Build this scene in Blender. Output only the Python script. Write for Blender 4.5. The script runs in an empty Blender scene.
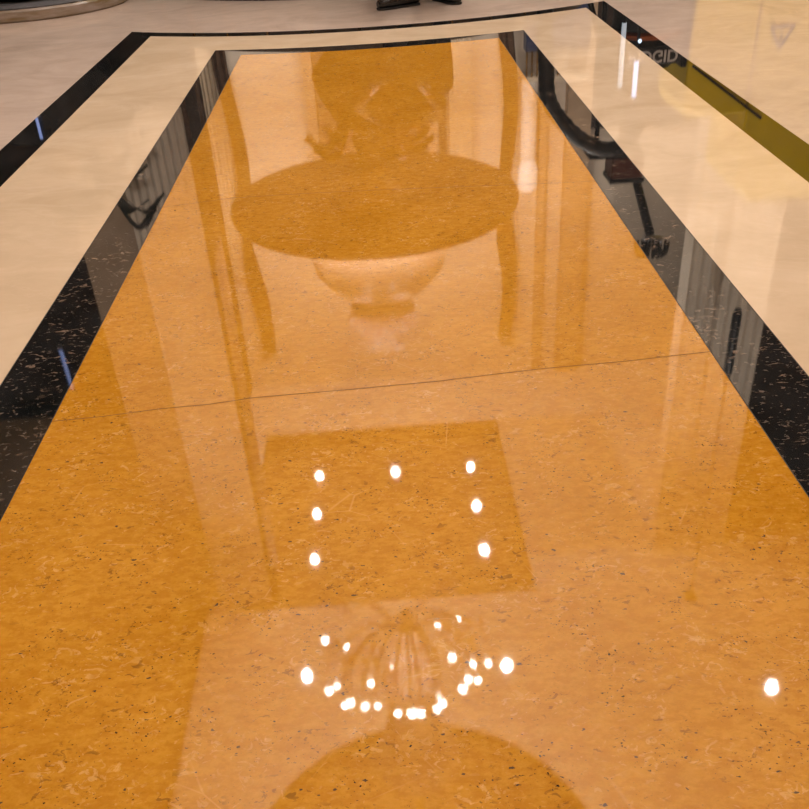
import bpy, bmesh, math, random
from mathutils import Vector, Matrix
random.seed(7)
PI = math.pi
sc = bpy.context.scene
C = bpy.data.collections.new('scene'); sc.collection.children.link(C)

# ------------------------------------------------------------------ materials
def mat(name, col=(.5, .5, .5), rough=.5, metal=0., ior=1.5, emit=None, es=0., trans=0., alpha=None, coat=0.):
    m = bpy.data.materials.new(name); m.use_nodes = True
    b = m.node_tree.nodes['Principled BSDF']
    b.inputs['Base Color'].default_value = (*col, 1); b.inputs['Roughness'].default_value = rough
    b.inputs['Metallic'].default_value = metal; b.inputs['IOR'].default_value = ior
    b.inputs['Transmission Weight'].default_value = trans
    b.inputs['Coat Weight'].default_value = coat
    if emit: b.inputs['Emission Color'].default_value = (*emit, 1); b.inputs['Emission Strength'].default_value = es
    return m
class NT:
    def __init__(s, m):
        s.m = m; s.t = m.node_tree; s.b = s.t.nodes['Principled BSDF']
        g = s.t.nodes.new('ShaderNodeNewGeometry'); s.pos = g.outputs['Position']
    def n(s, typ, **k):
        nd = s.t.nodes.new(typ)
        for a, v in k.items(): setattr(nd, a, v)
        return nd
    def l(s, a, b): s.t.links.new(a, b)
    def scaled(s, sc3, rot=0, off=(0, 0, 0)):
        mp = s.n('ShaderNodeMapping'); mp.inputs['Scale'].default_value = sc3; mp.inputs['Rotation'].default_value = (0, 0, rot)
        mp.inputs['Location'].default_value = off
        s.l(s.pos, mp.inputs['Vector']); return mp.outputs[0]
    def noise(s, vec, scale, detail=4, rough=.55, dist=0):
        nn = s.n('ShaderNodeTexNoise'); nn.inputs['Scale'].default_value = scale; nn.inputs['Detail'].default_value = detail
        nn.inputs['Roughness'].default_value = rough; nn.inputs['Distortion'].default_value = dist
        s.l(vec, nn.inputs['Vector']); return nn.outputs[0]
    def ramp(s, fac, stops, interp='LINEAR'):
        r = s.n('ShaderNodeValToRGB'); r.color_ramp.interpolation = interp
        e = r.color_ramp.elements
        while len(e) > 1: e.remove(e[-1])
        for i, (p, c) in enumerate(stops):
            x = e[0] if i == 0 else e.new(p)
            x.position = p; x.color = (*c, 1) if len(c) == 3 else c
        s.l(fac, r.inputs[0]); return r.outputs[0]
    def mix(s, fac, a, b):
        mx = s.n('ShaderNodeMix', data_type='RGBA')
        if hasattr(fac, 'links'): s.l(fac, mx.inputs[0])
        else: mx.inputs[0].default_value = fac
        for v, i in ((a, 6), (b, 7)):
            if hasattr(v, 'links'): s.l(v, mx.inputs[i])
            else: mx.inputs[i].default_value = (*v, 1)
        return mx.outputs[2]
    def mul(s, a, b):
        mm = s.n('ShaderNodeMath', operation='MULTIPLY')
        for v, i in ((a, 0), (b, 1)):
            if hasattr(v, 'links'): s.l(v, mm.inputs[i])
            else: mm.inputs[i].default_value = v
        return mm.outputs[0]
    def bump(s, h, dist, strength=1.):
        bp = s.n('ShaderNodeBump'); bp.inputs['Distance'].default_value = dist; bp.inputs['Strength'].default_value = strength
        s.l(h, bp.inputs['Height']); s.l(bp.outputs[0], s.b.inputs['Normal'])
W = (1, 1, 1); K = (0, 0, 0)
FR = .02      # polish of the floor
FIOR = 1.62

def m_orange():
    m = mat('polished_ochre_marble', (.5, .22, .03), FR, ior=FIOR); t = NT(m)
    v = t.scaled((1, 1, 1)); vx = t.scaled((1, 1.35, 1), .25)
    big = t.noise(v, 3.2, 5, .6, .4)
    base = t.ramp(big, [(.30, (.46, .197, .011)), (.52, (.53, .238, .017)), (.72, (.59, .278, .028))])
    # fine grain
    fine = t.noise(vx, 95, 4, .7)
    base = t.mix(t.mul(t.ramp(fine, [(.35, K), (.7, W)]), .5), base, (.68, .33, .045))
    dk = t.ramp(t.noise(t.scaled((1, 1.7, 1), .2, (6, 2, 0)), 33, 4, .7), [(.42, W), (.56, K)])
    base = t.mix(t.mul(dk, .4), base, (.40, .135, .003))
    # pale shelly flecks
    clus = t.ramp(t.noise(v, 9, 3), [(.47, K), (.62, W)])
    fl = t.ramp(t.noise(vx, 46, 3, .6, 1.6), [(.575, K), (.63, W)])
    base = t.mix(t.mul(t.mul(clus, fl), .38), base, (.80, .50, .20))
    fb = t.ramp(t.noise(t.scaled((1, 1.8, 1), -.5, (3, 5, 0)), 24, 4, .65, 2.2), [(.63, K), (.67, W)])
    base = t.mix(t.mul(fb, .28), base, (.82, .52, .22))
    # thin pale scratches / veins
    vn = t.n('ShaderNodeTexVoronoi', feature='DISTANCE_TO_EDGE'); vn.inputs['Scale'].default_value = 7
    t.l(t.scaled((1, 1.5, 1), .7, (1.3, .4, 0)), vn.inputs['Vector'])
    vl = t.ramp(vn.outputs['Distance'], [(0, W), (.012, K)])
    vmask = t.ramp(t.noise(v, 5.5, 2), [(.56, K), (.66, W)])
    base = t.mix(t.mul(t.mul(vl, vmask), .35), base, (.80, .46, .16))
    # brown worm tracks
    br = t.ramp(t.noise(t.scaled((1, 1.7, 1), .1, (7, 1, 0)), 60, 3, .6, .8), [(.60, K), (.64, W)])
    base = t.mix(t.mul(t.mul(br, t.ramp(t.noise(v, 13, 2), [(.48, K), (.58, W)])), .7), base, (.22, .085, .012))
    # black pin holes in groups
    pc = t.ramp(t.noise(t.scaled((1, 1, 1), 0, (2, 9, 0)), 17, 3), [(.50, K), (.60, W)])
    pn = t.ramp(t.noise(t.scaled((1, 1.3, 1), .15), 185, 2, .5), [(.64, K), (.665, W)])
    base = t.mix(t.mul(pc, pn), base, (.035, .018, .008))
    p2 = t.ramp(t.noise(t.scaled((1, 1.6, 1), .4, (4, 4, 0)), 70, 2, .5), [(.705, K), (.725, W)])
    base = t.mix(t.mul(p2, .9), base, (.05, .035, .03))
    t.l(base, t.b.inputs['Base Color'])
    t.bump(t.noise(v, 700, 1, .5), .000004, 1.)
    return m
def m_black(flecks):
    m = mat('polished_black_marble' if flecks else 'polished_plain_black_marble', (.01, .01, .01), FR, ior=1.8); t = NT(m)
    v = t.scaled((1, 1, 1))
    base = t.ramp(t.noise(v, 6, 4), [(.35, (.006, .007, .007)), (.7, (.016, .017, .018))])
    if flecks:
        vx = t.scaled((1, 1.9, 1), .18)
        clus = t.ramp(t.noise(v, 8, 3), [(.42, K), (.58, W)])
        f1 = t.ramp(t.noise(vx, 26, 4, .62, 1.2), [(.59, K), (.64, W)])
        base = t.mix(t.mul(t.mul(clus, f1), .55), base, (.30, .21, .15))
        f2 = t.ramp(t.noise(t.scaled((1, 1.6, 1), -.2, (5, 2, 0)), 62, 3, .6), [(.60, K), (.66, W)])
        base = t.mix(t.mul(f2, .4), base, (.26, .2, .16))
    t.l(base, t.b.inputs['Base Color'])
    t.bump(t.noise(v, 420, 2, .5), .00001, .5)
    return m
def m_beige(name, c0, c1, c2, rot):
    m = mat(name, c1, .04, ior=1.7); t = NT(m)
    v = t.scaled((1, 1, 1)); vx = t.scaled((1, 1.5, 1), rot)
    a = t.noise(vx, 2.2, 6, .62, 1.2)
    base = t.ramp(a, [(.32, c0), (.5, c1), (.68, c2)])
    b = t.ramp(t.noise(vx, 9, 5, .6, .7), [(.4, K), (.66, W)])
    base = t.mix(t.mul(b, .30), base, c0)
    vein = t.ramp(t.noise(t.scaled((1, 2.2, 1), rot + .4, (3, 1, 0)), 1.6, 5, .55, 1.4), [(.488, K), (.5, W), (.512, K)])
    base = t.mix(t.mul(vein, .25), base, (.78, .62, .47))
    t.l(base, t.b.inputs['Base Color'])
    t.bump(t.noise(v, 420, 2, .5), .00001, .6)
    return m
def m_noise(name, c0, c1, scale, rough=.5, sc3=(1, 1, 1), ior=1.5, metal=0):
    m = mat(name, c0, rough, metal, ior); t = NT(m)
    t.l(t.ramp(t.noise(t.scaled(sc3), scale, 4), [(.35, c0), (.65, c1)]), t.b.inputs['Base Color']); return m
ORANGE = m_orange(); BLACKF = m_black(True); BLACKP = m_black(False)
PALE = m_beige('pale_cream_marble', (.64, .49, .33), (.72, .56, .39), (.77, .61, .44), .15)
OUTER = m_beige('rosy_beige_marble', (.53, .42, .35), (.61, .49, .41), (.67, .54, .45), -.2)
GROUT = mat('dark_joint', (.16, .06, .008), .9)
LINE = mat('thin_dark_joint', (.012, .009, .007), .5)
WALL = m_noise('cream_wall_paint', (.64, .54, .43), (.70, .60, .48), 3, .6)
WALLT = m_noise('tan_wall_paint', (.42, .29, .18), (.47, .33, .21), 3, .6)
CEIL = m_noise('cream_ceiling_paint', (.74, .64, .54), (.80, .70, .60), 2, .6)
CEIL2 = m_noise('beige_ceiling_paint', (.60, .48, .36), (.65, .52, .40), 2, .6)
COFF = m_noise('brown_coffer_paint', (.36, .22, .10), (.41, .25, .12), 2, .5)
MEDD = m_noise('dark_brown_dome_paint', (.10, .05, .018), (.13, .065, .024), 2, .5)
DARKW = m_noise('dark_walnut_panelling', (.018, .010, .006), (.035, .018, .010), 6, .35, (1, 1, .15))
DOORM = m_noise('brown_door_wood', (.15, .085, .04), (.20, .115, .055), 6, .5, (1, 1, .15))
DRAPE = m_noise('dark_brown_drapery', (.05, .022, .008), (.08, .036, .013), 30, .8)
SHEER = m_noise('pale_sheer_curtain', (.60, .49, .35), (.68, .56, .41), 25, .7)
COLM = m_noise('dark_column_marble', (.012, .011, .012), (.035, .034, .038), 7, .12, (1, 1, .5))
COLG = m_noise('grey_stone', (.10, .10, .11), (.15, .15, .16), 20, .35)
TRAV = m_noise('veined_travertine', (.20, .14, .065), (.33, .28, .25), 8, .25, (.5, .5, 2.5))
STONE = m_noise('taupe_basin_stone', (.08, .055, .035), (.12, .085, .06), 9, .35)
STONED = m_noise('dark_bowl_bronze', (.014, .008, .004), (.024, .013, .006), 8, .55)
STONEP = m_noise('pale_pedestal_stone', (.62, .46, .33), (.70, .54, .40), 12, .4)
BRASS = mat('brass', (.75, .5, .18), .25, 1)
BRASSD = mat('aged_brass', (.42, .26, .09), .35, 1)
CRYST = mat('frosted_crystal', (.72, .62, .58), .25, ior=1.45)
BELL = mat('smoked_glass', (.30, .22, .16), .3)
CRYST2 = mat('clear_crystal', (.9, .88, .86), .08, ior=1.5, trans=.6)
WHITE = mat('white_enamel', (.85, .85, .82), .4)
LAMP = mat('lamp_glow', (1, 1, 1), .4, emit=(1, .93, .84), es=150)
BULB = mat('bulb_glow', (1, 1, 1), .4, emit=(1, .94, .86), es=120)
SCON = mat('sconce_glow', (1, 1, 1), .4, emit=(1, .93, .83), es=.5)
SCONG = mat('sconce_glass', (.9, .86, .8), .4, emit=(1, .9, .75), es=.1)
BLUE = mat('cool_blue_tube', (.6, .7, 1), .4, emit=(.25, .42, 1), es=1.5)
COOL = mat('cool_white_tube', (.8, .9, 1), .4, emit=(.62, .8, 1), es=5)
LEATH = mat('black_polished_leather', (.008, .008, .009), .22, ior=1.5)
SOLE = mat('black_rubber', (.010, .010, .010), .6)
TROU = m_noise('black_trouser_cloth', (.010, .010, .012), (.018, .018, .02), 60, .85)
JACK = m_noise('dark_brown_work_jacket', (.035, .02, .01), (.05, .03, .016), 50, .85)
SKIN = mat('skin', (.42, .22, .13), .5)
HAIR = mat('dark_hair', (.015, .01, .008), .6)
EYE = mat('eye', (.03, .02, .02), .2)
YEL = m_noise('yellow_machine_paint', (.78, .56, .012), (.84, .61, .018), 5, .3)
YELD = mat('yellow_machine_frame', (.50, .33, .012), .35)
DPLA = mat('dark_grey_plastic', (.018, .018, .02), .4)
BPLA = mat('black_plastic', (.006, .006, .007), .35)
ORST = mat('rust_orange_plastic', (.42, .10, .02), .4)
LETT = mat('pale_lettering', (.72, .66, .6), .5)
BROWN = mat('red_brown_leatherette', (.13, .035, .018), .5)
STEEL = mat('steel', (.5, .5, .52), .3, 1)
MOPH = mat('grey_mop_yarn', (.05, .045, .04), .9)

# ------------------------------------------------------------------ mesh helpers
def obj(name, bm, m, parent=None, smooth=False, bev=0):
    bmesh.ops.recalc_face_normals(bm, faces=bm.faces)
    me = bpy.data.meshes.new(name); bm.to_mesh(me); bm.free()
    me.materials.append(m)
    if smooth:
        for p in me.polygons: p.use_smooth = True
        try: me.set_sharp_from_angle(angle=math.radians(38))
        except Exception: pass
    o = bpy.data.objects.new(name, me); C.objects.link(o)
    if bev:
        b = o.modifiers.new('bevel', 'BEVEL'); b.width = bev; b.segments = 2; b.limit_method = 'ANGLE'
    if parent:
        o.parent = parent; o.matrix_parent_inverse = Matrix.Translation(-root_loc(parent))
    return o
def root_loc(o):
    return o.location.copy() if o.type == 'EMPTY' else Vector((0, 0, 0))
def thing(name, label, cat, loc, group=None):
    o = bpy.data.objects.new(name, None); C.objects.link(o); o.location = loc; o.empty_display_size = .1
    o['label'] = label; o['category'] = cat
    if group: o['group'] = group
    return o
def struct(o, label=None):
    o['kind'] = 'structure'
    if label: o['label'] = label
    return o
def nb(): return bmesh.new()
def box(bm, x0, x1, y0, y1, z0, z1):
    v = [bm.verts.new(p) for p in ((x0,y0,z0),(x1,y0,z0),(x1,y1,z0),(x0,y1,z0),(x0,y0,z1),(x1,y0,z1),(x1,y1,z1),(x0,y1,z1))]
    for f in ((0,3,2,1),(4,5,6,7),(0,1,5,4),(1,2,6,5),(2,3,7,6),(3,0,4,7)): bm.faces.new([v[i] for i in f])
    return bm
def lathe(bm, prof, c=(0, 0, 0), seg=48, closed=True):
    rings = []
    for r, z in prof:
        if r < 1e-5: rings.append([bm.verts.new((c[0], c[1], c[2] + z))])
        else: rings.append([bm.verts.new((c[0] + r*math.cos(2*PI*i/seg), c[1] + r*math.sin(2*PI*i/seg), c[2] + z)) for i in range(seg)])
    for a, b in zip(rings, rings[1:]):
        for i in range(seg):
            j = (i + 1) % seg
            if len(a) == 1 and len(b) == 1: continue
            if len(a) == 1: bm.faces.new((a[0], b[j], b[i]))
            elif len(b) == 1: bm.faces.new((a[i], a[j], b[0]))
            else: bm.faces.new((a[i], a[j], b[j], b[i]))
    if closed:
        for r in (rings[0], rings[-1]):
            if len(r) > 1: bm.faces.new(r)
    return bm
def tube(bm, pts, rad, seg=10, caps=True):
    pts = [Vector(p) for p in pts]
    if not isinstance(rad, (list, tuple)): rad = [rad]*len(pts)
    rings = []; up = Vector((0, 0, 1)); prev = None
    for i, p in enumerate(pts):
        d = (pts[min(i+1, len(pts)-1)] - pts[max(i-1, 0)]).normalized()
        if prev is None:
            a = d.cross(up) if abs(d.dot(up)) < .95 else d.cross(Vector((1, 0, 0)))
        else: a = prev - d*prev.dot(d)
        a.normalize(); prev = a; b = d.cross(a)
        rings.append([bm.verts.new(p + (a*math.cos(2*PI*k/seg) + b*math.sin(2*PI*k/seg))*rad[i]) for k in range(seg)])
    for r0, r1 in zip(rings, rings[1:]):
        for k in range(seg): bm.faces.new((r0[k], r0[(k+1) % seg], r1[(k+1) % seg], r1[k]))
    if caps: bm.faces.new(rings[0][::-1]); bm.faces.new(rings[-1])
    return bm
def curve(pts, n=8):      # Catmull-Rom through points
    P = [Vector(p) for p in pts]; P = [P[0]*2 - P[1]] + P + [P[-1]*2 - P[-2]]; out = []
    for i in range(1, len(P) - 2):
        for k in range(n):
            t = k/n; a, b, c, d = P[i-1], P[i], P[i+1], P[i+2]
            out.append(.5*((2*b) + (c - a)*t + (2*a - 5*b + 4*c - d)*t*t + (3*b - a - 3*c + d)*t**3))
    out.append(P[-2]); return out
def sphere(bm, c, r, seg=16, sc3=(1, 1, 1)):
    m = Matrix.Translation(c) @ Matrix.Diagonal((sc3[0]*r, sc3[1]*r, sc3[2]*r, 1))
    bmesh.ops.create_uvsphere(bm, u_segments=seg, v_segments=seg//2 + 2, radius=1, matrix=m); return bm
def prism(bm, poly, axis, a, b):   # poly in the two other axes, extruded along axis
    def P(u, v, w): return {'x': (w, u, v), 'y': (u, w, v), 'z': (u, v, w)}[axis]
    A = [bm.verts.new(P(u, v, a)) for u, v in poly]; B = [bm.verts.new(P(u, v, b)) for u, v in poly]
    bm.faces.new(A); bm.faces.new(B[::-1])
    for i in range(len(poly)):
        j = (i+1) % len(poly); bm.faces.new((A[i], A[j], B[j], B[i]))
    return bm
def skin(name, verts, edges, rad, m, parent, sub=2):
    me = bpy.data.meshes.new(name); me.from_pydata(verts, edges, [])
    o = bpy.data.objects.new(name, me); C.objects.link(o)
    s = o.modifiers.new('s', 'SKIN'); s.use_smooth_shade = True
    for i, r in enumerate(rad):
        d = me.skin_vertices[0].data[i]; d.radius = r if isinstance(r, tuple) else (r, r); d.use_root = (i == 0)
    o.modifiers.new('u', 'SUBSURF').levels = sub
    bpy.context.view_layer.update()
    me2 = bpy.data.meshes.new_from_object(o.evaluated_get(bpy.context.evaluated_depsgraph_get()))
    bpy.data.objects.remove(o)
    me2.name = name; me2.materials.clear(); me2.materials.append(m)
    for p in me2.polygons: p.use_smooth = True
    o = bpy.data.objects.new(name, me2); C.objects.link(o)
    if parent: o.parent = parent; o.matrix_parent_inverse = Matrix.Translation(-root_loc(parent))
    return o

# ------------------------------------------------------------------ setting: floor with inlay
X0 = -.015; CY = 9.0
def loop(half, R, yb, n=28):
    L = [(X0 - half, yb)]
    a = math.asin(half/R)
    for i in range(n + 1):
        t = -a + 2*a*i/n
        L.append((X0 + R*math.sin(t), CY - R*math.cos(t)))
    L.append((X0 + half, yb)); return L
LA1, LA2, LB1, LB2 = loop(1.498, 3.29, -3.0), loop(1.342, 3.40, -2.85), loop(.867, 3.79, -2.3), loop(.706, 3.917, -2.15)
H = 7.0; XW = 8.0; YB = 13.2; YF = -5.0
def ring_mesh(o, i, z=0):
    bm = nb(); A = [bm.verts.new((x, y, z)) for x, y in o]; B = [bm.verts.new((x, y, z)) for x, y in i]
    n = len(o)
    for k in range(n): j = (k+1) % n; bm.faces.new((A[k], A[j], B[j], B[k]))
    return bm
def up(o):
    for p in o.data.polygons:
        if p.normal.z < 0: o.data.flip_normals(); break
    return o
bm = nb()
E = []
for lp in ([(-XW, YF), (XW, YF), (XW, YB), (-XW, YB)], LA1):
    V = [bm.verts.new((x, y, 0)) for x, y in lp]
    for k in range(len(V)): E.append(bm.edges.new((V[k], V[(k+1) % len(V)])))
bmesh.ops.triangle_fill(bm, edges=E, use_beauty=True)
struct(up(obj('floor', bm, OUTER)), 'polished rosy beige marble floor around the black border')
struct(up(obj('trim_1', ring_mesh(LA1, LA2), BLACKP)), 'outer black marble border inlaid in the floor')
struct(up(obj('trim_2', ring_mesh(LA2, LB1), PALE)), 'wide pale cream marble band between the two black borders')
struct(up(obj('trim_3', ring_mesh(LB1, LB2), BLACKF)), 'inner black flecked marble border around the ochre panel')
# ochre panel: one slab per joint
j2 = [(-.709, 1.568), (-.62, 1.573), (-.5, 1.588), (-.4, 1.592), (-.297, 1.607), (-.12, 1.612), (.094, 1.622), (.2, 1.633), (.319, 1.644), (.5, 1.651), (.695, 1.667)]
j1 = [(-.72, 2.815), (-.6, 2.84), (-.491, 2.862), (-.2, 2.855), (.1, 2.835), (.4, 2.81), (.567, 2.796), (.695, 2.79)]
j2[0] = (X0 - .706, 1.568); j2[-1] = (X0 + .706, 1.667); j1[0] = (X0 - .706, 2.815); j1[-1] = (X0 + .706, 2.79)
def poly(name, pts, m, z=0.):
    bm = nb(); bm.faces.new([bm.verts.new((x, y, z)) for x, y in pts]); bmesh.ops.triangulate(bm, faces=bm.faces)
    return up(obj(name, bm, m))
struct(poly('floor_panel', [LB2[0], LB2[-1]] + j2[::-1], ORANGE), 'nearest ochre marble slab of the inlaid panel')
struct(poly('floor_panel', j2 + j1[::-1], ORANGE), 'middle ochre marble slab of the inlaid panel')
struct(poly('floor_panel', j1 + LB2[1:-1][::-1], ORANGE), 'farthest ochre marble slab of the inlaid panel')
def strip(name, pts, w, m):
    bm = nb(); V = [(bm.verts.new((x, y - w/2, .0003)), bm.verts.new((x, y + w/2, .0003))) for x, y in pts]
    for a, b in zip(V, V[1:]): bm.faces.new((a[0], b[0], b[1], a[1]))
    return struct(up(obj(name, bm, m)))
strip('trim_4', j2, .0022, GROUT)['label'] = 'thin dark joint across the near ochre slabs'
strip('trim_5', j1, .0022, GROUT)['label'] = 'thin dark joint across the far ochre slabs'
def inset(half, R, yb): return loop(half, R, yb)
for k, (hf, R, yb) in enumerate(((.706, 3.917, -2.15), (.867, 3.79, -2.3))):
    o = up(obj('trim_%d' % (6 + k), ring_mesh(loop(hf + .0018, R - .0018, yb - .0018), loop(hf - .0004, R + .0004, yb + .0004), .0003), LINE))
    struct(o, ('thin dark joint between ochre panel and black border', 'thin dark joint between black border and cream band')[k])

# ------------------------------------------------------------------ setting: shell
struct(obj('wall_back', box(nb(), -XW, XW, YB, YB + .3, 0, H + .5), WALL), 'cream back wall')
struct(obj('wall_left', box(nb(), -XW - .3, -XW, YF, YB, 0, H + .5), DARKW), 'dark panelled left wall')
struct(obj('wall_right', box(nb(), XW, XW + .3, YF, YB, 0, H + .5), WALLT), 'tan right wall')
struct(obj('wall_front', box(nb(), -XW, XW, YF - .3, YF, 0, H + .5), WALLT), 'tan wall behind the viewer')
xs = [-XW, -4.6, -2.5, -2.1, 1.55, 3.2, 4.15, XW]; ys = [YF, 1.0, 6.6, 7.9, 8.55, 11.7, YB]
rec = {}
def cell(i, j): return xs[i], xs[i+1], ys[j], ys[j+1]
def isrec(i, j):
    if i == 3 and j in (3, 4): return 1          # coffer over the fountain
    if i == 6 and j == 4: return 1               # brown coffer on the right
    if i == 4 and j == 4: return 3
    if i in (0, 1) and j in (1, 2, 3, 4, 5): return 1   # coffer over the left aisle
    return 0
bm = nb(); bc = nb(); b2 = nb(); D = .32
def quad(b, *p): b.faces.new([b.verts.new(q) for q in p])
for i in range(7):
    for j in range(6):
        x0, x1, y0, y1 = cell(i, j); r = isrec(i, j)
        if not r: quad(bm, (x0,y0,H), (x1,y0,H), (x1,y1,H), (x0,y1,H)); continue
        if r == 3: quad(b2, (x0,y0,H), (x1,y0,H), (x1,y1,H), (x0,y1,H)); continue
        b = bc if r == 1 else b2; z = H + D
        quad(b, (x0,y0,z), (x1,y0,z), (x1,y1,z), (x0,y1,z))
        for di, dj, a, c in ((-1,0,(x0,y0),(x0,y1)), (1,0,(x1,y0),(x1,y1)), (0,-1,(x0,y0),(x1,y0)), (0,1,(x0,y1),(x1,y1))):
            ii, jj = i+di, j+dj
            if not (0 <= ii < 7 and 0 <= jj < 6) or isrec(ii, jj) != 1:
                quad(b, (*a, H), (*c, H), (*c, z), (*a, z))
struct(obj('ceiling', bm, CEIL), 'cream ceiling')
struct(obj('ceiling', bc, COFF), 'brown sunken ceiling coffers')
struct(obj('ceiling', b2, CEIL2), 'tan ceiling panel')
MC = (-.04, 4.36)
struct(obj('ceiling_medallion', lathe(nb(), [(1.67, 0), (1.67, -.05), (1.60, -.06), (1.58, -.03), (0, -.03)], (MC[0], MC[1], H), 96, False), MEDD, smooth=True), 'round dark dome panel on the ceiling above the chandelier')
# made-up trough in front of the added wall fill lamps
struct(obj('trim_8', box(nb(), -2.6, 7.9, 11.66, 11.70, 0, .16), WALL), 'low trough added to hide the fill lamps before the back wall')

def fluted(x0, x1, y, depth, z0, z1, n):
    pts = [(x1, y + depth), (x0, y + depth)]
    w = (x1 - x0)/n
    for k in range(n):
        for s in range(7):
            t = s/6; pts.append((x0 + w*(k + .1 + .8*t), y + .028*math.sin(PI*t)))
    return prism(nb(), pts, 'z', z0, z1)
struct(obj('trim_12', fluted(-2.36, -1.70, 8.0, .15, .95, H, 9), WALL, smooth=True), 'fluted cream pier on the left')
struct(obj('trim_11', box(nb(), -1.70, -1.655, 7.98, 8.5, 0, H), DRAPE), 'dark brown edge strip of the left pier')
struct(obj('trim_9', box(nb(), -2.93, -1.70, 8.0, 8.5, 0, .95), DARKW), 'dark base of the left pier')
struct(obj('trim_10', box(nb(), -2.93, -2.30, 8.15, 8.5, .95, H), WALLT), 'tan set back pier beside the fluted left pier')
struct(obj('trim_13', fluted(3.16, 4.08, 8.5, .25, 0, H, 8), WALL, smooth=True), 'fluted cream pier on the right')
struct(obj('wall_alcove', box(nb(), 4.08, XW, 8.75, 8.9, 0, H), DARKW), 'dark panelled wall right of the pier')
struct(obj('wall_side', box(nb(), 2.75, 3.1, 13.0, 13.2, 0, H), WALLT), 'tan pilaster on the back wall')

# back wall dressing: doorway, panels
dr = thing('double_door', 'dark recessed double door in the middle of the back wall', 'door', (-.08, 13.15, 0))
for a, b in ((-.86, -.09), (-.07, .70)):
    d = obj('door_leaf', box(nb(), a, b, 13.1, 13.17, 0.02, 3.2), DOORM, dr)
    for z0, z1 in ((.25, 1.4), (1.6, 3.0)): obj('door_panel', box(nb(), a + .12, b - .12, 13.07, 13.1, z0, z1), DOORM, d, bev=.01)
    hx = b - .07 if a < -.5 else a + .07
    obj('door_handle', tube(nb(), [(hx, 13.09, 1.0), (hx, 13.04, 1.02), (hx, 13.04, 1.28), (hx, 13.09, 1.3)], .012), BRASS, d)
obj('door_frame', box(box(box(nb(), -1.0, -.87, 13.02, 13.19, 0, 3.3), .71, .84, 13.02, 13.19, 0, 3.3), -1.0, .84, 13.02, 13.19, 3.2, 3.42), WALLT, dr)

def curtain(name, label, x0, x1, y, z0, z1, m, folds, amp=.05, pinch=None, group=None, cat='curtain'):
    bm = nb(); nz = 26; nx = folds*8; rows = []
    for k in range(nz + 1):
        z = z0 + (z1 - z0)*k/nz; s = 1.; sh = 0
        if pinch:
            s = 1 + .35*math.exp(-((z - pinch)/.35)**2) - .35*math.exp(-((z - pinch + .9)/.35)**2)
            sh = .05*math.sin((z - pinch)*2.2)
        c = (x0 + x1)/2 + sh; rows.append([])
        for side in (0, 1):
            for i in range(nx + 1):
                t = i/nx
                if side: t = 1 - t
                x = c + (t - .5)*(x1 - x0)*s
                yy = y + amp*math.sin(t*folds*2*PI) * (.8 + .2*math.sin(3*z)) + (.012 if side else 0)
                rows[-1].append(bm.verts.new((x, yy, z)))
    for r0, r1 in zip(rows, rows[1:]):
        for i in range(len(r0)): bm.faces.new((r0[i], r0[(i+1) % len(r0)], r1[(i+1) % len(r0)], r1[i]))
    bm.faces.new(rows[0][::-1]); bm.faces.new(rows[-1])
    t_ = thing(name, label, cat, ((x0+x1)/2, y, z0), group)
    obj('drape', bm, m, t_, smooth=True)
    obj('rod', tube(nb(), [(x0 - .08, y, z1 + .02), (x1 + .08, y, z1 + .02)], .02), BRASSD, t_)
    return t_
curtain('curtain', 'tall dark brown drape hanging left of the back door', -2.18, -1.98, 12.95, .02, 6.2, DRAPE, 2, .03, 5.1)
curtain('curtain', 'tall dark brown drape hanging right of the back door', 1.76, 1.97, 12.95, .02, 6.2, DRAPE, 2, .03, 4.6)
curtain('sheer_curtain', 'pale ribbed sheer curtain right of the back door', 1.03, 1.36, 13.0, .02, 4.3, SHEER, 5, .02, cat='curtain')
curtain('sheer_curtain', 'pale ribbed sheer curtain beside the tall dark drape on the left', -2.46, -2.23, 13.1, .02, 4.9, SHEER, 4, .02, cat='curtain')
struct(obj('trim_14', box(nb(), .89, .99, 13.08, 13.2, 0, 4.2), DARKW), 'narrow dark upright on the back wall')
struct(obj('trim_15', box(nb(), -2.86, -2.48, 13.0, 13.2, 0, H), DRAPE), 'brown pilaster on the back wall')
struct(obj('trim_16', box(nb(), 2.36, 2.47, 13.08, 13.2, 0, H), WALLT), 'narrow tan upright on the back wall')
s = thing('wall_sconce', 'long glass wall lamp with a bright white top', 'lamp', (2.19, 13.1, 2.1))
obj('glass_tube', lathe(nb(), [(.11, 2.1), (.12, 2.2), (.12, 3.2), (.10, 3.25)], (2.19, 13.05, 0), 24), SCONG, s, smooth=True)
obj('lamp_shade', lathe(nb(), [(.10, 3.27), (.15, 3.4), (.15, 3.68), (.10, 3.74)], (2.19, 13.02, 0), 24), SCON, s, smooth=True)
obj('mount', box(nb(), 2.12, 2.26, 13.1, 13.2, 2.15, 3.8), BRASSD, s)
s = thing('reception_counter', 'counter with dark blue front, brass railing and pale ledge right of the back door', 'counter', (2.35, 12.8, 0))
obj('counter_front', box(nb(), 2.08, 2.95, 12.72, 12.95, 0, 1.68), mat('dark_blue_panel', (.012, .02, .06), .3), s)
for k in range(12): obj('railing_bar', tube(nb(), [(2.10 + .073*k, 12.76, 1.68), (2.10 + .073*k, 12.76, 2.02)], .014, 8), BRASSD, s)
obj('ledge', box(nb(), 2.07, 2.97, 12.68, 12.95, 2.02, 2.07), SHEER, s)
s = thing('light_tube', 'blue light tube high on the dark panelling at left', 'lamp', (-5.5, 13.08, 5.9))
obj('tube', tube(nb(), [(-5.5, 13.08, 5.95), (-5.5, 13.08, 6.7)], .03, 12), BLUE, s, smooth=True)
obj('clip', box(nb(), -5.53, -5.47, 13.06, 13.125, 5.88, 5.95), STEEL, s)
lx, ly = 1.97, 6.93
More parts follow.
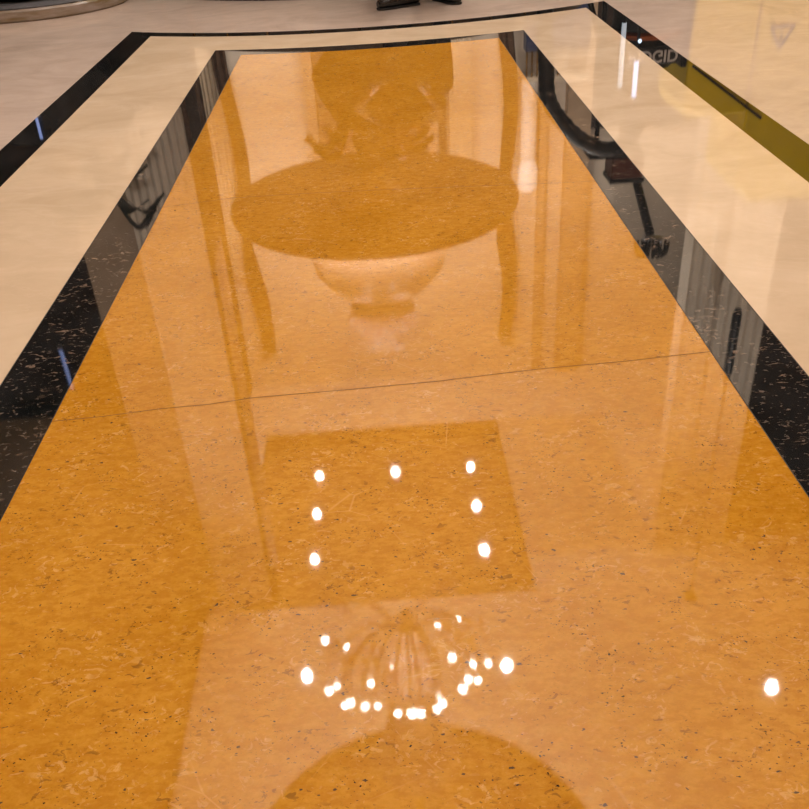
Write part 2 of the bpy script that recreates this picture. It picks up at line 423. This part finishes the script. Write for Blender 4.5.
s = thing('work_light', 'cool white twin tube work light standing before the vacuum', 'lamp', (lx, ly, 0))
obj('base', box(nb(), lx - .14, lx + .07, ly - .04, ly + .04, 0, .02), BPLA, s, bev=.004)
obj('stand', tube(nb(), [(lx - .115, ly, .02), (lx - .115, ly, .3)], .012), BPLA, s)
obj('stand', tube(nb(), [(lx, ly, .02), (lx, ly, .56)], .012), BPLA, s)
obj('tube', tube(nb(), [(lx - .115, ly, .3), (lx - .115, ly, .76)], .018, 12), mat('cool_white_tube', (.8, .9, 1), .4, emit=(.66, .84, 1), es=.9), s, smooth=True)
obj('tube', tube(nb(), [(lx, ly, .58), (lx, ly, .84)], .018, 12), mat('cool_blue_white_tube', (.8, .9, 1), .4, emit=(.42, .6, 1), es=3), s, smooth=True)
obj('indicator', sphere(nb(), (lx + .005, ly - .02, .43), .014, 10), COOL, s, smooth=True)
struct(obj('trim_17', box(nb(), 3.12, 5.2, 13.12, 13.2, 0, 2.9), DARKW), 'dark dado panelling at the right of the back wall')
struct(obj('trim_18', box(nb(), -8, -2.9, 13.12, 13.2, 0, 7), DARKW), 'dark panelling at the left of the back wall')
# pendant
s = thing('pendant_lamp', 'slim dark pendant hanging from the ceiling at right', 'lamp', (3.72, 8.2, 7))
s.location = (3.36, 7.55, 7)
px, py = 3.36, 7.6
obj('rod', tube(nb(), [(px, py, 3.9), (px, py, 7)], .012), BPLA, s)
obj('shade', lathe(nb(), [(.03, 3.1), (.045, 3.16), (.045, 3.8), (.02, 3.92)], (px, py, 0), 20), BPLA, s, smooth=True)
obj('ceiling_rose', lathe(nb(), [(.07, 6.96), (.07, 7.0)], (px, py, 0), 20), BPLA, s)

# ------------------------------------------------------------------ planter on round plinth
cx, cy = -2.53, 7.41
t = thing('planter', 'black round planter on a wide veined stone plinth, holding a dark leafy plant', 'planter', (cx, cy, 0))
pl = obj('plinth', lathe(nb(), [(.695, 0), (.705, .012), (.705, .066), (.69, .078), (0, .078)], (cx, cy, 0), 96), TRAV, t, smooth=True)
obj('step', lathe(nb(), [(.66, .078), (.665, .084), (.655, .09), (0, .09)], (cx, cy, 0), 96), COLG, pl, smooth=True)
obj('pot', lathe(nb(), [(.36, .09), (.46, .13), (.46, .17), (.40, .22), (.39, .27), (.44, .42), (.50, .70), (.53, .84), (.55, .88), (.53, .90), (.49, .90), (.48, .82), (0, .82)], (cx, cy, 0), 64), COLM, t, smooth=True)
obj('soil', lathe(nb(), [(.482, .825), (.3, .86), (0, .87)], (cx, cy, 0), 24, False), SOLE, t)
pt = thing('potted_plant', 'dark green broad leaved plant growing in the black planter', 'plant', (cx, cy, .86))
LEAF = m_noise('dark_green_leaf', (.008, .016, .006), (.016, .028, .010), 12, .5)
for k in range(22):
    a = 2.399*k + .4; ln = .30 + .22*random.random(); hh = .45 + .62*random.random()
    d = Vector((math.cos(a), math.sin(a), 0)); sd = Vector((-math.sin(a), math.cos(a), 0)); b0 = Vector((cx, cy, .85)) + d*.08
    cv = curve([b0, b0 + d*ln*.35 + Vector((0, 0, hh*.6)), b0 + d*ln*.8 + Vector((0, 0, hh)), b0 + d*(ln + .12) + Vector((0, 0, hh*.86))], 4)
    bm = nb(); prev = None; n_ = len(cv)
    for i, p in enumerate(cv):
        w_ = .006 if i < 5 else .065*math.sin(PI*min(1, (i - 4)/(n_ - 4.))) + .004
        ring = [bm.verts.new(p + sd*w_ + Vector((0, 0, .012))), bm.verts.new(p + Vector((0, 0, .004))), bm.verts.new(p - sd*w_ + Vector((0, 0, .012))), bm.verts.new(p - Vector((0, 0, .004)))]
        if prev:
            for q in range(4): bm.faces.new((prev[q], prev[(q+1) % 4], ring[(q+1) % 4], ring[q]))
        else: bm.faces.new(ring)
        prev = ring
    bm.faces.new(prev[::-1])
    obj('leaf', bm, LEAF, pt, smooth=True)
zz = .66; yy = cy - .535
s = thing('light_tube', 'short blue light tube clipped to the front of the black planter', 'lamp', (cx - .02, yy, .66))
obj('tube', tube(nb(), [(cx - .02, yy, .68), (cx - .02, yy - .01, .84)], .011, 10), BLUE, s, smooth=True)
obj('clip', box(nb(), cx - .04, cx, yy - .01, yy + .035, .655, .682), STEEL, s)

# ------------------------------------------------------------------ fountain
fx, fy = -.09, 9.0
t = thing('fountain', 'round stone fountain with wide dark upper bowl and crystal finial', 'fountain', (fx, fy, 0))
b = obj('basin', lathe(nb(), [(2.12, 0), (2.12, .05), (2.02, .07), (2.0, .28), (2.08, .31), (2.08, .36), (1.85, .36), (1.83, .12), (0, .12)], (fx, fy, 0), 128), STONE, t, smooth=True)
obj('plinth_ring', lathe(nb(), [(2.135, 0), (2.135, .035), (2.12, .045), (2.1, .045), (2.1, 0)], (fx, fy, 0), 128, False), COLM, b, smooth=True)
for k in range(36):
    a = 2*PI*k/36; c_, s_ = math.cos(a), math.sin(a)
    bm = tube(nb(), [(fx + 2.022*c_, fy + 2.022*s_, .06), (fx + 2.012*c_, fy + 2.012*s_, .29)], .012, 8)
    obj('brass_strip', bm, BRASS, b)
obj('water', lathe(nb(), [(1.84, .27), (0, .275)], (fx, fy, 0), 64, False), mat('water', (.25, .3, .3), .05, ior=1.33, trans=.7), t)
obj('pedestal', lathe(nb(), [(.42, .12), (.42, .3), (.30, .36), (.18, .5), (.15, .7), (.15, 1.5), (.19, 1.62), (.15, 1.7), (.15, 2.05), (.26, 2.15), (.30, 2.205)], (fx, fy, 0), 48), STONEP, t, smooth=True)
obj('urn', lathe(nb(), [(.155, .55), (.32, .70), (.50, .92), (.53, 1.0), (.46, 1.2), (.34, 1.42), (.155, 1.5)], (fx, fy, 0), 8, False), STONED, t)
obj('upper_bowl', lathe(nb(), [(0, 2.20), (.32, 2.20), (.34, 2.21), (1.42, 2.21), (1.49, 2.22), (1.50, 2.25), (1.48, 2.30), (1.36, 2.33), (1.3, 2.29), (0, 2.28)], (fx, fy, 0), 128), STONED, t, smooth=True)
bs = obj('crystal_bell', lathe(nb(), [(.78, 2.27), (.76, 2.7), (.70, 3.0), (.55, 3.2), (.36, 3.34), (.22, 3.38)], (fx, fy, 0), 48), BELL, t, smooth=True)
gl = obj('crystal_globe', lathe(nb(), [(.18, 3.36), (.30, 3.42), (.39, 3.55), (.41, 3.68), (.37, 3.84), (.26, 3.97), (.13, 4.04), (.08, 4.1), (.09, 4.15), (.04, 4.24), (.0, 4.40)], (fx, fy, 0), 20), CRYST, t)
# leafy sprays round the urn
def spray(k):
    a = 2*PI*k/9 + .3; bm = nb()
    pts = curve([(fx + .2*math.cos(a), fy + .2*math.sin(a), 1.35), (fx + .42*math.cos(a), fy + .42*math.sin(a), 1.72), (fx + .62*math.cos(a), fy + .62*math.sin(a), 1.62)], 6)
    tube(bm, pts, [.02]*(len(pts)-1) + [.006], 6)
    for i in range(2, len(pts), 1):
        p = pts[i]
        for sg in (-1, 1):
            q = p + Vector((-math.sin(a)*sg*.13, math.cos(a)*sg*.13, -.05)); r = p + Vector((math.cos(a)*.06, math.sin(a)*.06, 0))
            w = .004
            v = [bm.verts.new(x) for x in (p + Vector((0, 0, w)), r + Vector((0, 0, w)), q, p - Vector((0, 0, w)), r - Vector((0, 0, w)))]
            bm.faces.new((v[0], v[1], v[2])); bm.faces.new((v[3], v[2], v[4])); bm.faces.new((v[0], v[2], v[3])); bm.faces.new((v[1], v[4], v[2]))
    return bm
BRZ = mat('green_bronze', (.035, .03, .010), .8)
for k in range(9): obj('bronze_frond', spray(k), BRZ, t)

# ------------------------------------------------------------------ crouching person
P0 = Vector((.25, 6.42, 0))
per = thing('person', 'person in dark clothes and black leather shoes crouching in front of the fountain', 'person', (.28, 6.4, 0))
def shoe(name, ankle, yaw, parent):
    # sections along the length: s (0 heel .. 1 toe), half width, top height
    S = [(-.075, .020, .030, .055), (-.068, .032, .012, .075), (-.04, .037, .008, .098), (.0, .038, .006, .105), (.04, .038, .006, .088), (.08, .042, .006, .084), (.12, .047, .006, .077), (.15, .048, .006, .072), (.185, .045, .007, .070), (.208, .036, .008, .062), (.222, .022, .012, .050)]
    def build(secs, fz0, fz1, grow):
        bm = nb(); R = []
        for s, w, z0, z1 in secs:
            zb, zt = fz0(z0, z1), fz1(z0, z1); ring = []
            for k in range(14):
                a = 2*PI*k/14; cxx = math.cos(a); szz = math.sin(a)
                x = (w + grow)*(abs(cxx)**.8)*(1 if cxx > 0 else -1); z = (zb + zt)/2 + (zt - zb)/2*(abs(szz)**.7)*(1 if szz > 0 else -1)
                ring.append((s + (grow if s > .2 else 0), x, z))
            R.append(ring)
        c, sn = math.cos(yaw), math.sin(yaw)
        rings = [[bm.verts.new((ankle[0] + p[0]*c - p[1]*sn, ankle[1] + p[0]*sn + p[1]*c, p[2])) for p in r] for r in R]
        for a, b in zip(rings, rings[1:]):
            for k in range(14): bm.faces.new((a[k], a[(k+1) % 14], b[(k+1) % 14], b[k]))
        bm.faces.new(rings[0]); bm.faces.new(rings[-1][::-1]); return bm
    up_ = obj(name, build(S, lambda a, b: a + .006, lambda a, b: b, 0), LEATH, parent, smooth=True)
    obj('sole', build(S, lambda a, b: 0.0, lambda a, b: .016, .001), SOLE, up_, smooth=True)
    c, sn = math.cos(yaw), math.sin(yaw); bm = nb()
    for i in range(4):
        s = .035 + .018*i; z = .092 - .0085*i - .002*i
        tube(bm, [(ankle[0] + s*c + .018*sn, ankle[1] + s*sn - .018*c, z), (ankle[0] + s*c, ankle[1] + s*sn, z + .006), (ankle[0] + s*c - .018*sn, ankle[1] + s*sn + .018*c, z)], .0025, 6)
    obj('laces', bm, SOLE, up_)
A1_ = (.255, 6.35); A2_ = (.475, 6.47)
shoe('shoe', A1_, math.radians(203), per)
shoe('shoe', A2_, math.radians(-62), per)
hip = (.26, 6.68, .34); kn1 = (-.02, 6.36, .50); kn2 = (.47, 6.24, .52)
an1 = (.255, 6.35, .10); an2 = (.47, 6.47, .10)
ch = (.18, 6.50, .66); sh1 = (.0, 6.46, .74); sh2 = (.36, 6.44, .75); nk = (.17, 6.42, .81); hd = (.16, 6.37, .90); top = (.16, 6.36, .985)
el1 = (-.13, 6.22, .56); w1 = (-.02, 6.02, .44); el2 = (.43, 6.18, .60); w2 = (.32, 6.02, .46)
V = [hip, (.23, 6.6, .5), ch, nk, hd, top, sh1, el1, w1, sh2, el2, w2, (.18, 6.66, .34), kn1, an1, (.34, 6.66, .34), kn2, an2]
Ed = [(0,1),(1,2),(2,3),(3,4),(4,5),(2,6),(6,7),(7,8),(2,9),(9,10),(10,11),(0,12),(12,13),(13,14),(0,15),(15,16),(16,17)]
Rd = [(.10,.09), (.09,.08), (.10,.07), .05, (.078,.092), (.06,.065), .055, .040, .027, .055, .040, .027, .08, .055, .038, .08, .055, .038]
# fingers continue the same body mesh
for wi, (w, dx) in ((8, (w1, 1)), (11, (w2, -1))):
    base = Vector(w); pi = len(V); V.append(tuple(base + Vector((.02*dx, -.05, -.03)))); Rd.append((.030, .016)); Ed.append((wi, pi))
    for f in range(4):
        o_ = Vector(((f - 1.5)*.021, -.045, -.03)); L = (.03, .034, .032, .025)[f]
        a = len(V); q = Vector(V[pi]) + o_; V.append(tuple(q)); Rd.append(.0095); Ed.append((pi, a))
        q2 = q + Vector((0, -L*.6, -L)); V.append(tuple(q2)); Rd.append(.008); Ed.append((a, a+1))
        q3 = q2 + Vector((0, L*.1, -L*.8)); V.append(tuple(q3)); Rd.append(.007); Ed.append((a+1, a+2))
    a = len(V); q = Vector(V[pi]) + Vector((.035*dx, -.01, -.02)); V.append(tuple(q)); Rd.append(.010); Ed.append((pi, a))
    V.append(tuple(q + Vector((.01*dx, -.03, -.03)))); Rd.append(.008); Ed.append((a, a+1))
skin('body', V, Ed, Rd, SKIN, per)
for w_i in (8, 11):            # gloves over hand and fingers
    ids = [w_i]; ed = []
    grow_ = True
    while grow_:
        grow_ = False
        for a, b in Ed:
            if a in ids and b not in ids and b > 17: ids.append(b); ed.append((ids.index(a), ids.index(b))); grow_ = True
    skin('glove', [V[i] for i in ids], ed, [tuple(x*1.22 for x in (Rd[i] if isinstance(Rd[i], tuple) else (Rd[i], Rd[i]))) for i in ids], SOLE, per)
skin('jacket', [(.25, 6.66, .40), (.23, 6.6, .52), ch, (.172, 6.44, .765), sh1, el1, tuple(Vector(w1)*.9 + Vector(el1)*.1), sh2, el2, tuple(Vector(w2)*.9 + Vector(el2)*.1)],
     [(0,1),(1,2),(2,3),(2,4),(4,5),(5,6),(2,7),(7,8),(8,9)], [(.165,.14), (.16,.13), (.185,.13), .075, .078, .058, .042, .078, .058, .042], JACK, per)
skin('trousers', [hip, (.18, 6.66, .34), kn1, (.255, 6.35, .095), (.34, 6.66, .34), kn2, (.47, 6.47, .095)], [(0,1),(1,2),(2,3),(0,4),(4,5),(5,6)],
     [(.165,.14), .11, .078, .058, .11, .078, .058], TROU, per)
bm = nb(); sphere(bm, (.16, 6.395, .945), .1, 18, (.88, .98, .85)); obj('hair', bm, HAIR, per, smooth=True)
bm = nb(); tube(bm, [(.16, 6.285, .915), (.16, 6.262, .885), (.16, 6.28, .875)], [.008, .013, .008], 8); obj('nose', bm, SKIN, per, smooth=True)
for sx in (-.03, .03): obj('eye', sphere(nb(), (.16 + sx, 6.29, .915), .011), EYE, per, smooth=True)
obj('mouth', tube(nb(), [(.135, 6.29, .853), (.16, 6.282, .85), (.185, 6.29, .853)], .005, 6), BROWN, per)
for sx in (-.082, .082): obj('ear', sphere(nb(), (.16 + sx, 6.37, .90), .025, 12, (.4, .7, 1.2)), SKIN, per, smooth=True)

# ------------------------------------------------------------------ shop vacuum with lettering
vx, vy = 2.11, 7.28
t = thing('shop_vacuum', 'black wet dry shop vacuum with pale lettering and an arching hose', 'vacuum', (vx, vy, 0))
dm = obj('drum', lathe(nb(), [(.20, .07), (.235, .10), (.25, .38), (.26, .40)], (vx, vy, 0), 40), DPLA, t, smooth=True)
obj('lid_band', lathe(nb(), [(.262, .42), (.27, .425), (.27, .45), (.262, .455)], (vx, vy, 0), 40), ORST, t, smooth=True)
lid = obj('motor_head', lathe(nb(), [(.262, .455), (.265, .50), (.262, .62), (.22, .68), (.12, .71), (0, .715)], (vx, vy, 0), 40), BPLA, t, smooth=True)
obj('label_plate', box(nb(), vx - .215, vx + .215, vy - .285, vy - .2, .50, .628), DPLA, lid, bev=.01)
fc = bpy.data.curves.new('lettering', 'FONT'); fc.body = 'RIDGID'; fc.size = .122; fc.extrude = .003; fc.align_x = 'CENTER'; fc.align_y = 'CENTER'; fc.offset = .0018; fc.space_character = 1.0
fo = bpy.data.objects.new('tmp_text', fc); C.objects.link(fo); bpy.context.view_layer.update()
tm = bpy.data.meshes.new_from_object(fo.evaluated_get(bpy.context.evaluated_depsgraph_get())); bpy.data.objects.remove(fo)
xs_ = [v.co.x for v in tm.vertices]; k_ = .37/(max(xs_) - min(xs_))
tm.transform(Matrix.Translation((vx, vy - .288, .562)) @ Matrix.Rotation(PI/2, 4, 'X') @ Matrix.Diagonal((k_, 1., 1, 1)))
tm.materials.clear(); tm.materials.append(LETT)
to = bpy.data.objects.new('lettering', tm); C.objects.link(to); to.parent = lid; to.matrix_parent_inverse = Matrix.Translation(-root_loc(lid))
obj('handle', tube(nb(), curve([(vx - .12, vy, .69), (vx - .09, vy, .76), (vx + .09, vy, .76), (vx + .12, vy, .69)], 5), .014), BPLA, lid, smooth=True)
for k in range(4):
    a = PI/4 + k*PI/2; q = (vx + .22*math.cos(a), vy + .22*math.sin(a))
    f = obj('foot', tube(nb(), [(q[0]*.9 + vx*.1, q[1]*.9 + vy*.1, .09), (q[0], q[1], .055)], .028), BPLA, t)
    obj('caster', tube(nb(), [(q[0] - .012, q[1], .028), (q[0] + .012, q[1], .028)], .028, 16), SOLE, f, smooth=True)
hose = curve([(1.27, 6.95, .03), (1.27, 6.95, .3), (1.29, 6.95, .55), (1.33, 6.95, .85), (1.55, 6.95, 1.12), (1.80, 6.95, 1.24), (2.00, 7.0, 1.16), (2.09, 7.1, .98), (2.11, 7.2, .84), (2.11, 7.26, .70)], 8)
rr = [.058 + (.005 if i % 2 else 0) for i in range(len(hose))]
obj('hose', tube(nb(), hose, rr, 12), BPLA, t, smooth=True)

# mop and tool stand behind the vacuum
t = thing('tool_stand', 'dark pole stand with a red brown box beside the shop vacuum', 'stand', (1.75, 7.1, 0))
obj('pole', tube(nb(), [(1.75, 7.12, .03), (1.75, 7.12, 1.325)], .020), BPLA, t, smooth=True)
obj('base', lathe(nb(), [(.15, 0), (.15, .02), (.03, .04)], (1.75, 7.12, 0), 28), BPLA, t, smooth=True)
obj('shelf', box(nb(), 1.68, 2.14, 7.02, 7.28, 1.325, 1.34), BPLA, t)
bx_ = thing('storage_box', 'small red brown box on the dark pole stand', 'box', (2.0, 7.14, 1.34))
obj('box_body', box(nb(), 1.87, 2.13, 7.03, 7.27, 1.34, 1.52), BROWN, bx_, bev=.01)
obj('lid', box(nb(), 1.86, 2.14, 7.02, 7.28, 1.52, 1.555), DPLA, bx_, bev=.006)
m_ = thing('mop', 'mop standing head up beside the pole stand with black handle', 'mop', (1.66, 7.6, 0))
obj('handle', tube(nb(), [(1.66, 7.6, .0), (2.33, 7.32, 2.14)], [.02, .042], 10), BPLA, m_, smooth=True)
bm = nb(); obj('mop_clamp', tube(bm, [(2.27, 7.31, 2.16), (2.43, 7.31, 2.2)], .035, 10), STEEL, m_)
bm = nb()
for k in range(16):
    a = 2*PI*k/16; bx2, by2 = 2.35 + .07*math.cos(a), 7.31 + .03*math.sin(a)
    tube(bm, curve([(bx2, by2, 2.18), (bx2 + .03*math.cos(a), by2 + .03*math.sin(a), 2.33), (bx2 + .07*math.cos(a), by2 + .06*math.sin(a), 2.31), (bx2 + .08*math.cos(a), by2 + .07*math.sin(a), 2.22)], 4), .012, 6)
obj('mop_head', bm, MOPH, m_, smooth=True)

# ------------------------------------------------------------------ yellow floor machine
t = thing('floor_machine', 'large yellow wheeled cleaning machine with a warning triangle on its side', 'machine', (3.4, 7.55, 0))
obj('hood', prism(nb(), [(2.47, .16), (2.98, .16), (2.98, 1.10), (2.49, 1.12), (2.46, 1.0)], 'y', 7.22, 7.95), YEL, t, bev=.02)
bd = obj('rear_housing', prism(nb(), [(2.985, .16), (4.0, .16), (4.0, 1.86), (3.12, 1.86), (2.985, 1.72)], 'y', 7.215, 8.0), YEL, t, bev=.02)
gr = Vector((3.11 - 2.44, 0, 1.15 - .67)).normalized(); nn = Vector((-gr.z, 0, gr.x))*.010
g0, g1 = Vector((2.50, 7.2, .705)), Vector((3.11, 7.2, 1.15))
bm = nb(); prism(bm, [((g0+nn).x, (g0+nn).z), ((g0-nn).x, (g0-nn).z), ((g1-nn).x, (g1-nn).z), ((g1+nn).x, (g1+nn).z)], 'y', 7.200, 7.23); obj('slot_line', bm, BPLA, t)
obj('skirt', box(nb(), 2.5, 3.98, 7.25, 7.92, .08, .165), BPLA, t)
obj('end_panel', box(nb(), 4.0, 4.06, 7.24, 7.95, .2, 1.8), BPLA, t)
obj('bumper', box(nb(), 2.415, 2.458, 7.24, 7.92, .15, .72), BPLA, t, bev=.01)
tri = obj('warning_triangle', nb(), BPLA, bd)
bm = nb(); tx, tz = 3.165, .53
for a, b in (((-.09, -.075), (.09, -.075)), ((.09, -.075), (0, .085)), ((0, .085), (-.09, -.075))):
    tube(bm, [(tx + a[0], 7.208, tz + a[1]), (tx + b[0], 7.208, tz + b[1])], .010, 6)
tube(bm, [(tx, 7.208, tz + .035), (tx, 7.208, tz - .02)], .008, 6); tube(bm, [(tx, 7.208, tz - .04), (tx, 7.208, tz - .052)], .008, 6)
bm.to_mesh(tri.data); bm.free()
for x_ in (2.68, 3.78):
    for y_ in (7.34, 7.84):
        w_ = obj('wheel', tube(nb(), [(x_, y_ - .03, .09), (x_, y_ + .03, .09)], .09, 24), SOLE, t, smooth=False)
        obj('hub', tube(nb(), [(x_, y_ - .034, .09), (x_, y_ + .034, .09)], .03, 16), STEEL, w_)
obj('push_handle', tube(nb(), curve([(3.5, 7.3, 1.85), (3.5, 7.3, 1.98), (3.5, 7.9, 1.98), (3.5, 7.9, 1.85)], 5), .018), BPLA, t, smooth=True)

# ------------------------------------------------------------------ ceiling downlights
def ray(ux, uy, s): return ux*s, uy*s
DL = [(-1.22, 10.50), (-.10, 10.47), (1.01, 10.46), (-1.23, 9.64), (1.0, 9.57), (-1.22, 8.71), (1.0, 8.67), (-1.23, 6.80), (1.02, 6.75), (3.80, 6.20)]
LBL = ['far left downlight of the rectangle over the fountain', 'middle downlight of the far row over the fountain', 'far right downlight of the rectangle over the fountain',
       'second downlight from the far end of the left row', 'second downlight from the far end of the right row', 'third downlight from the far end of the left row',
       'third downlight from the far end of the right row', 'near left bright downlight beside the chandelier bulbs', 'near right bright downlight beside the chandelier bulbs',
       'lone bright downlight far to the right of the chandelier']
for k, ((x, y), lb) in enumerate(zip(DL, LBL)):
    rc = (-2.1 < x < 1.55 and 7.9 < y < 11.7)
    zc = H + D if rc else H; f = (zc + 1)/(H + 1)
    x, y = x*f, y*f
    LP = globals().setdefault('LAMPS', []); LP.append((x, y, zc - .03))
    t = thing('downlight', lb, 'ceiling light', (x, y, zc), 'recessed downlights in the ceiling')
    obj('rim', lathe(nb(), [(.045, -.001), (.066, -.001), (.066, -.012), (.045, -.02)], (x, y, zc), 28, False), WHITE, t, smooth=True)
    obj('lens', lathe(nb(), [(.0, -.012), (.045, -.010), (.045, -.001)], (x, y, zc), 28, False), LAMP, t)
def lamp(typ, name, loc, power, col=(1, .86, .68), **k):
    l = bpy.data.lights.new(name, typ); l.energy = power; l.color = col
    for a, v in k.items(): setattr(l, a, v)
    o = bpy.data.objects.new(name, l); C.objects.link(o); o.location = loc; return o

# ------------------------------------------------------------------ chandelier
U = [(-.131,.918),(-.1,.904),(.036,.93),(.07,.943),(-.031,.859),(-.064,.833),(-.122,.825),(-.111,.832),(-.1,.799),(-.092,.803),(-.072,.795),(-.055,.794),(-.028,.78),(-.009,.778),(.003,.777),(.025,.782),(.03,.801),(.032,.791),(.063,.813),(.072,.828),(.085,.825),(.083,.855),(.103,.854),(.053,.869)]
SZ = [.9,.8,.8,.5,.7,.75,.9,.6,.75,.9,.8,.65,.8,1,.9,.8,.9,1,1,.85,.8,.95,.8,.9]
t = thing('chandelier', 'crystal chandelier with a ring of lit bulbs under the round dark ceiling panel', 'chandelier', (MC[0], MC[1], H))
obj('stem', lathe(nb(), [(.03, 4.6), (.03, 6.9)], (MC[0], MC[1], 0), 16), BRASS, t, smooth=True)
obj('ceiling_rose', lathe(nb(), [(.05, 6.8), (.2, 6.9), (.22, 6.97)], (MC[0], MC[1], 0), 32), BRASS, t, smooth=True)
obj('crystal_body', lathe(nb(), [(.02, 3.5), (.05, 3.58), (.06, 3.7), (.07, 3.85), (.15, 4.0), (.22, 4.2), (.17, 4.5), (.23, 4.8), (.14, 5.1), (.05, 5.2)], (MC[0], MC[1], 0), 14), CRYST, t)
obj('crown', lathe(nb(), [(.20, 5.0), (.34, 5.12), (.30, 5.22), (.12, 5.3)], (MC[0], MC[1], 0), 20), CRYST, t)
zb = 3.85
for (ux, uy), q in zip(U, SZ):
    x, y = ux*(zb + 1), uy*(zb + 1); d = Vector((x - MC[0], y - MC[1], 0)); c0 = Vector((MC[0], MC[1], 0)); r = .026*q
    pts = curve([c0 + d*.12 + Vector((0, 0, 3.68)), c0 + d*.5 + Vector((0, 0, 3.45)), c0 + d*.92 + Vector((0, 0, 3.55)), c0 + d + Vector((0, 0, zb - .12))], 5)
    a = obj('arm', tube(nb(), pts, .009, 7), CRYST, t, smooth=True)
    obj('candle', tube(nb(), [(x, y, zb - .12), (x, y, zb - .03)], .014, 8), WHITE, a, smooth=True)
    obj('bulb', sphere(nb(), (x, y, zb), r, 12, (1, 1, 1.25)), BULB, a, smooth=True)
    bm = nb(); sphere(bm, tuple(c0 + d*.92 + Vector((0, 0, 3.47))), .022, 8, (1, 1, 1.8)); obj('crystal_drop', bm, CRYST2, a)

# ------------------------------------------------------------------ lighting: downlight beams, plus unseen fill lamps added for brightness
for k, (x, y, z) in enumerate(LAMPS + [(x, y, H - .08) for x, y in ((-5, 2.5), (5.5, 2), (0, 0), (-3, -2), (3, -2), (-1.6, 2.4), (1.6, 2.4))]):  # positions listed inline are extra beams without fixtures, added out of view
    o = lamp('SPOT', 'ceiling_spot', (x, y, z), 230, (1, .92, .85), spot_size=math.radians(125), spot_blend=.8, shadow_soft_size=.03)
for loc, sx, sy, pw in (((2.6, 11.85, .1), 10, .2, 190), ((0, YF + .5, .1), 15, .3, 500)):  # up-facing fill lamps added along the back and front walls
    o = lamp('AREA', 'wall_fill_light', loc, pw, (1, .92, .85), shape='RECTANGLE', size=sx, size_y=sy); o.rotation_euler = (PI, 0, 0)
o = lamp('AREA', 'bowl_fill_light', (fx, fy, 2.30), 1150, (1, .92, .85), shape='DISK', size=2.5); o.rotation_euler = (PI, 0, 0)  # fill lamp added inside the bowl to brighten ceiling and wall

for (x, y, z), tg, pw, a in (((-1.2, 2.6, 6.9), (-2.2, 8.0, 3.6), 1900, 42), ((2.6, 2.6, 6.9), (3.6, 8.5, 3.6), 1900, 46)):  # unseen spots added to brighten the fluted piers
    o = lamp('SPOT', 'pier_fill_spot', (x, y, z), pw, (1, .92, .85), spot_size=math.radians(a), spot_blend=.9, shadow_soft_size=.05)
    o.rotation_euler = (Vector(tg) - Vector((x, y, z))).to_track_quat('-Z', 'Y').to_euler()

for k in (-1, 0, 1):  # added fill aimed from the bowl at the upper back wall
    o = lamp('SPOT', 'back_wall_fill_spot', (fx + k*.95, fy + .75, 2.45), 420, (1, .92, .85), spot_size=math.radians(95), spot_blend=1., shadow_soft_size=.06)
    o.rotation_euler = (Vector((fx + k*2.6, 13.2, 6.0)) - Vector(o.location)).to_track_quat('-Z', 'Y').to_euler()
o = lamp('AREA', 'ceiling_fill_light', (MC[0], MC[1], 5.32), 240, (1, .92, .85), shape='DISK', size=.5); o.rotation_euler = (PI, 0, 0)  # added fill that brightens the ceiling around the medallion

o = lamp('SPOT', 'machine_fill_spot', (2.6, 2.4, 6.9), 620, (1, .92, .85), spot_size=math.radians(28), spot_blend=.9, shadow_soft_size=.05)  # unseen spot added to brighten the yellow machine
o.rotation_euler = (Vector((3.2, 7.2, .9)) - Vector(o.location)).to_track_quat('-Z', 'Y').to_euler()

# world
w = bpy.data.worlds.new('world'); sc.world = w; w.use_nodes = True
w.node_tree.nodes['Background'].inputs[0].default_value = (.5, .5, .55, 1); w.node_tree.nodes['Background'].inputs[1].default_value = .2

# ------------------------------------------------------------------ camera
pitch, yaw, roll = (math.radians(a) for a in (33.002, -.532, -3.663))
cp, sp = math.cos(pitch), math.sin(pitch)
Rz = Matrix.Rotation(yaw, 3, 'Z')
f = Rz @ Vector((0, cp, -sp)); u = Rz @ Vector((0, sp, cp)); r = Rz @ Vector((1, 0, 0))
r2 = r*math.cos(roll) + u*math.sin(roll); u2 = -r*math.sin(roll) + u*math.cos(roll)
M = Matrix((r2, u2, -f)).transposed().to_4x4(); M.translation = (0, 0, 1)
cd = bpy.data.cameras.new('camera'); cd.sensor_width = 36; cd.lens = 890/809*36; cd.clip_end = 100
co = bpy.data.objects.new('camera', cd); C.objects.link(co); co.matrix_world = M; sc.camera = co
sc.view_settings.view_transform = 'Standard'; sc.view_settings.look = 'None'; sc.view_settings.gamma = 1
sc.view_settings.use_curve_mapping = False; sc.view_settings.exposure = -0.38
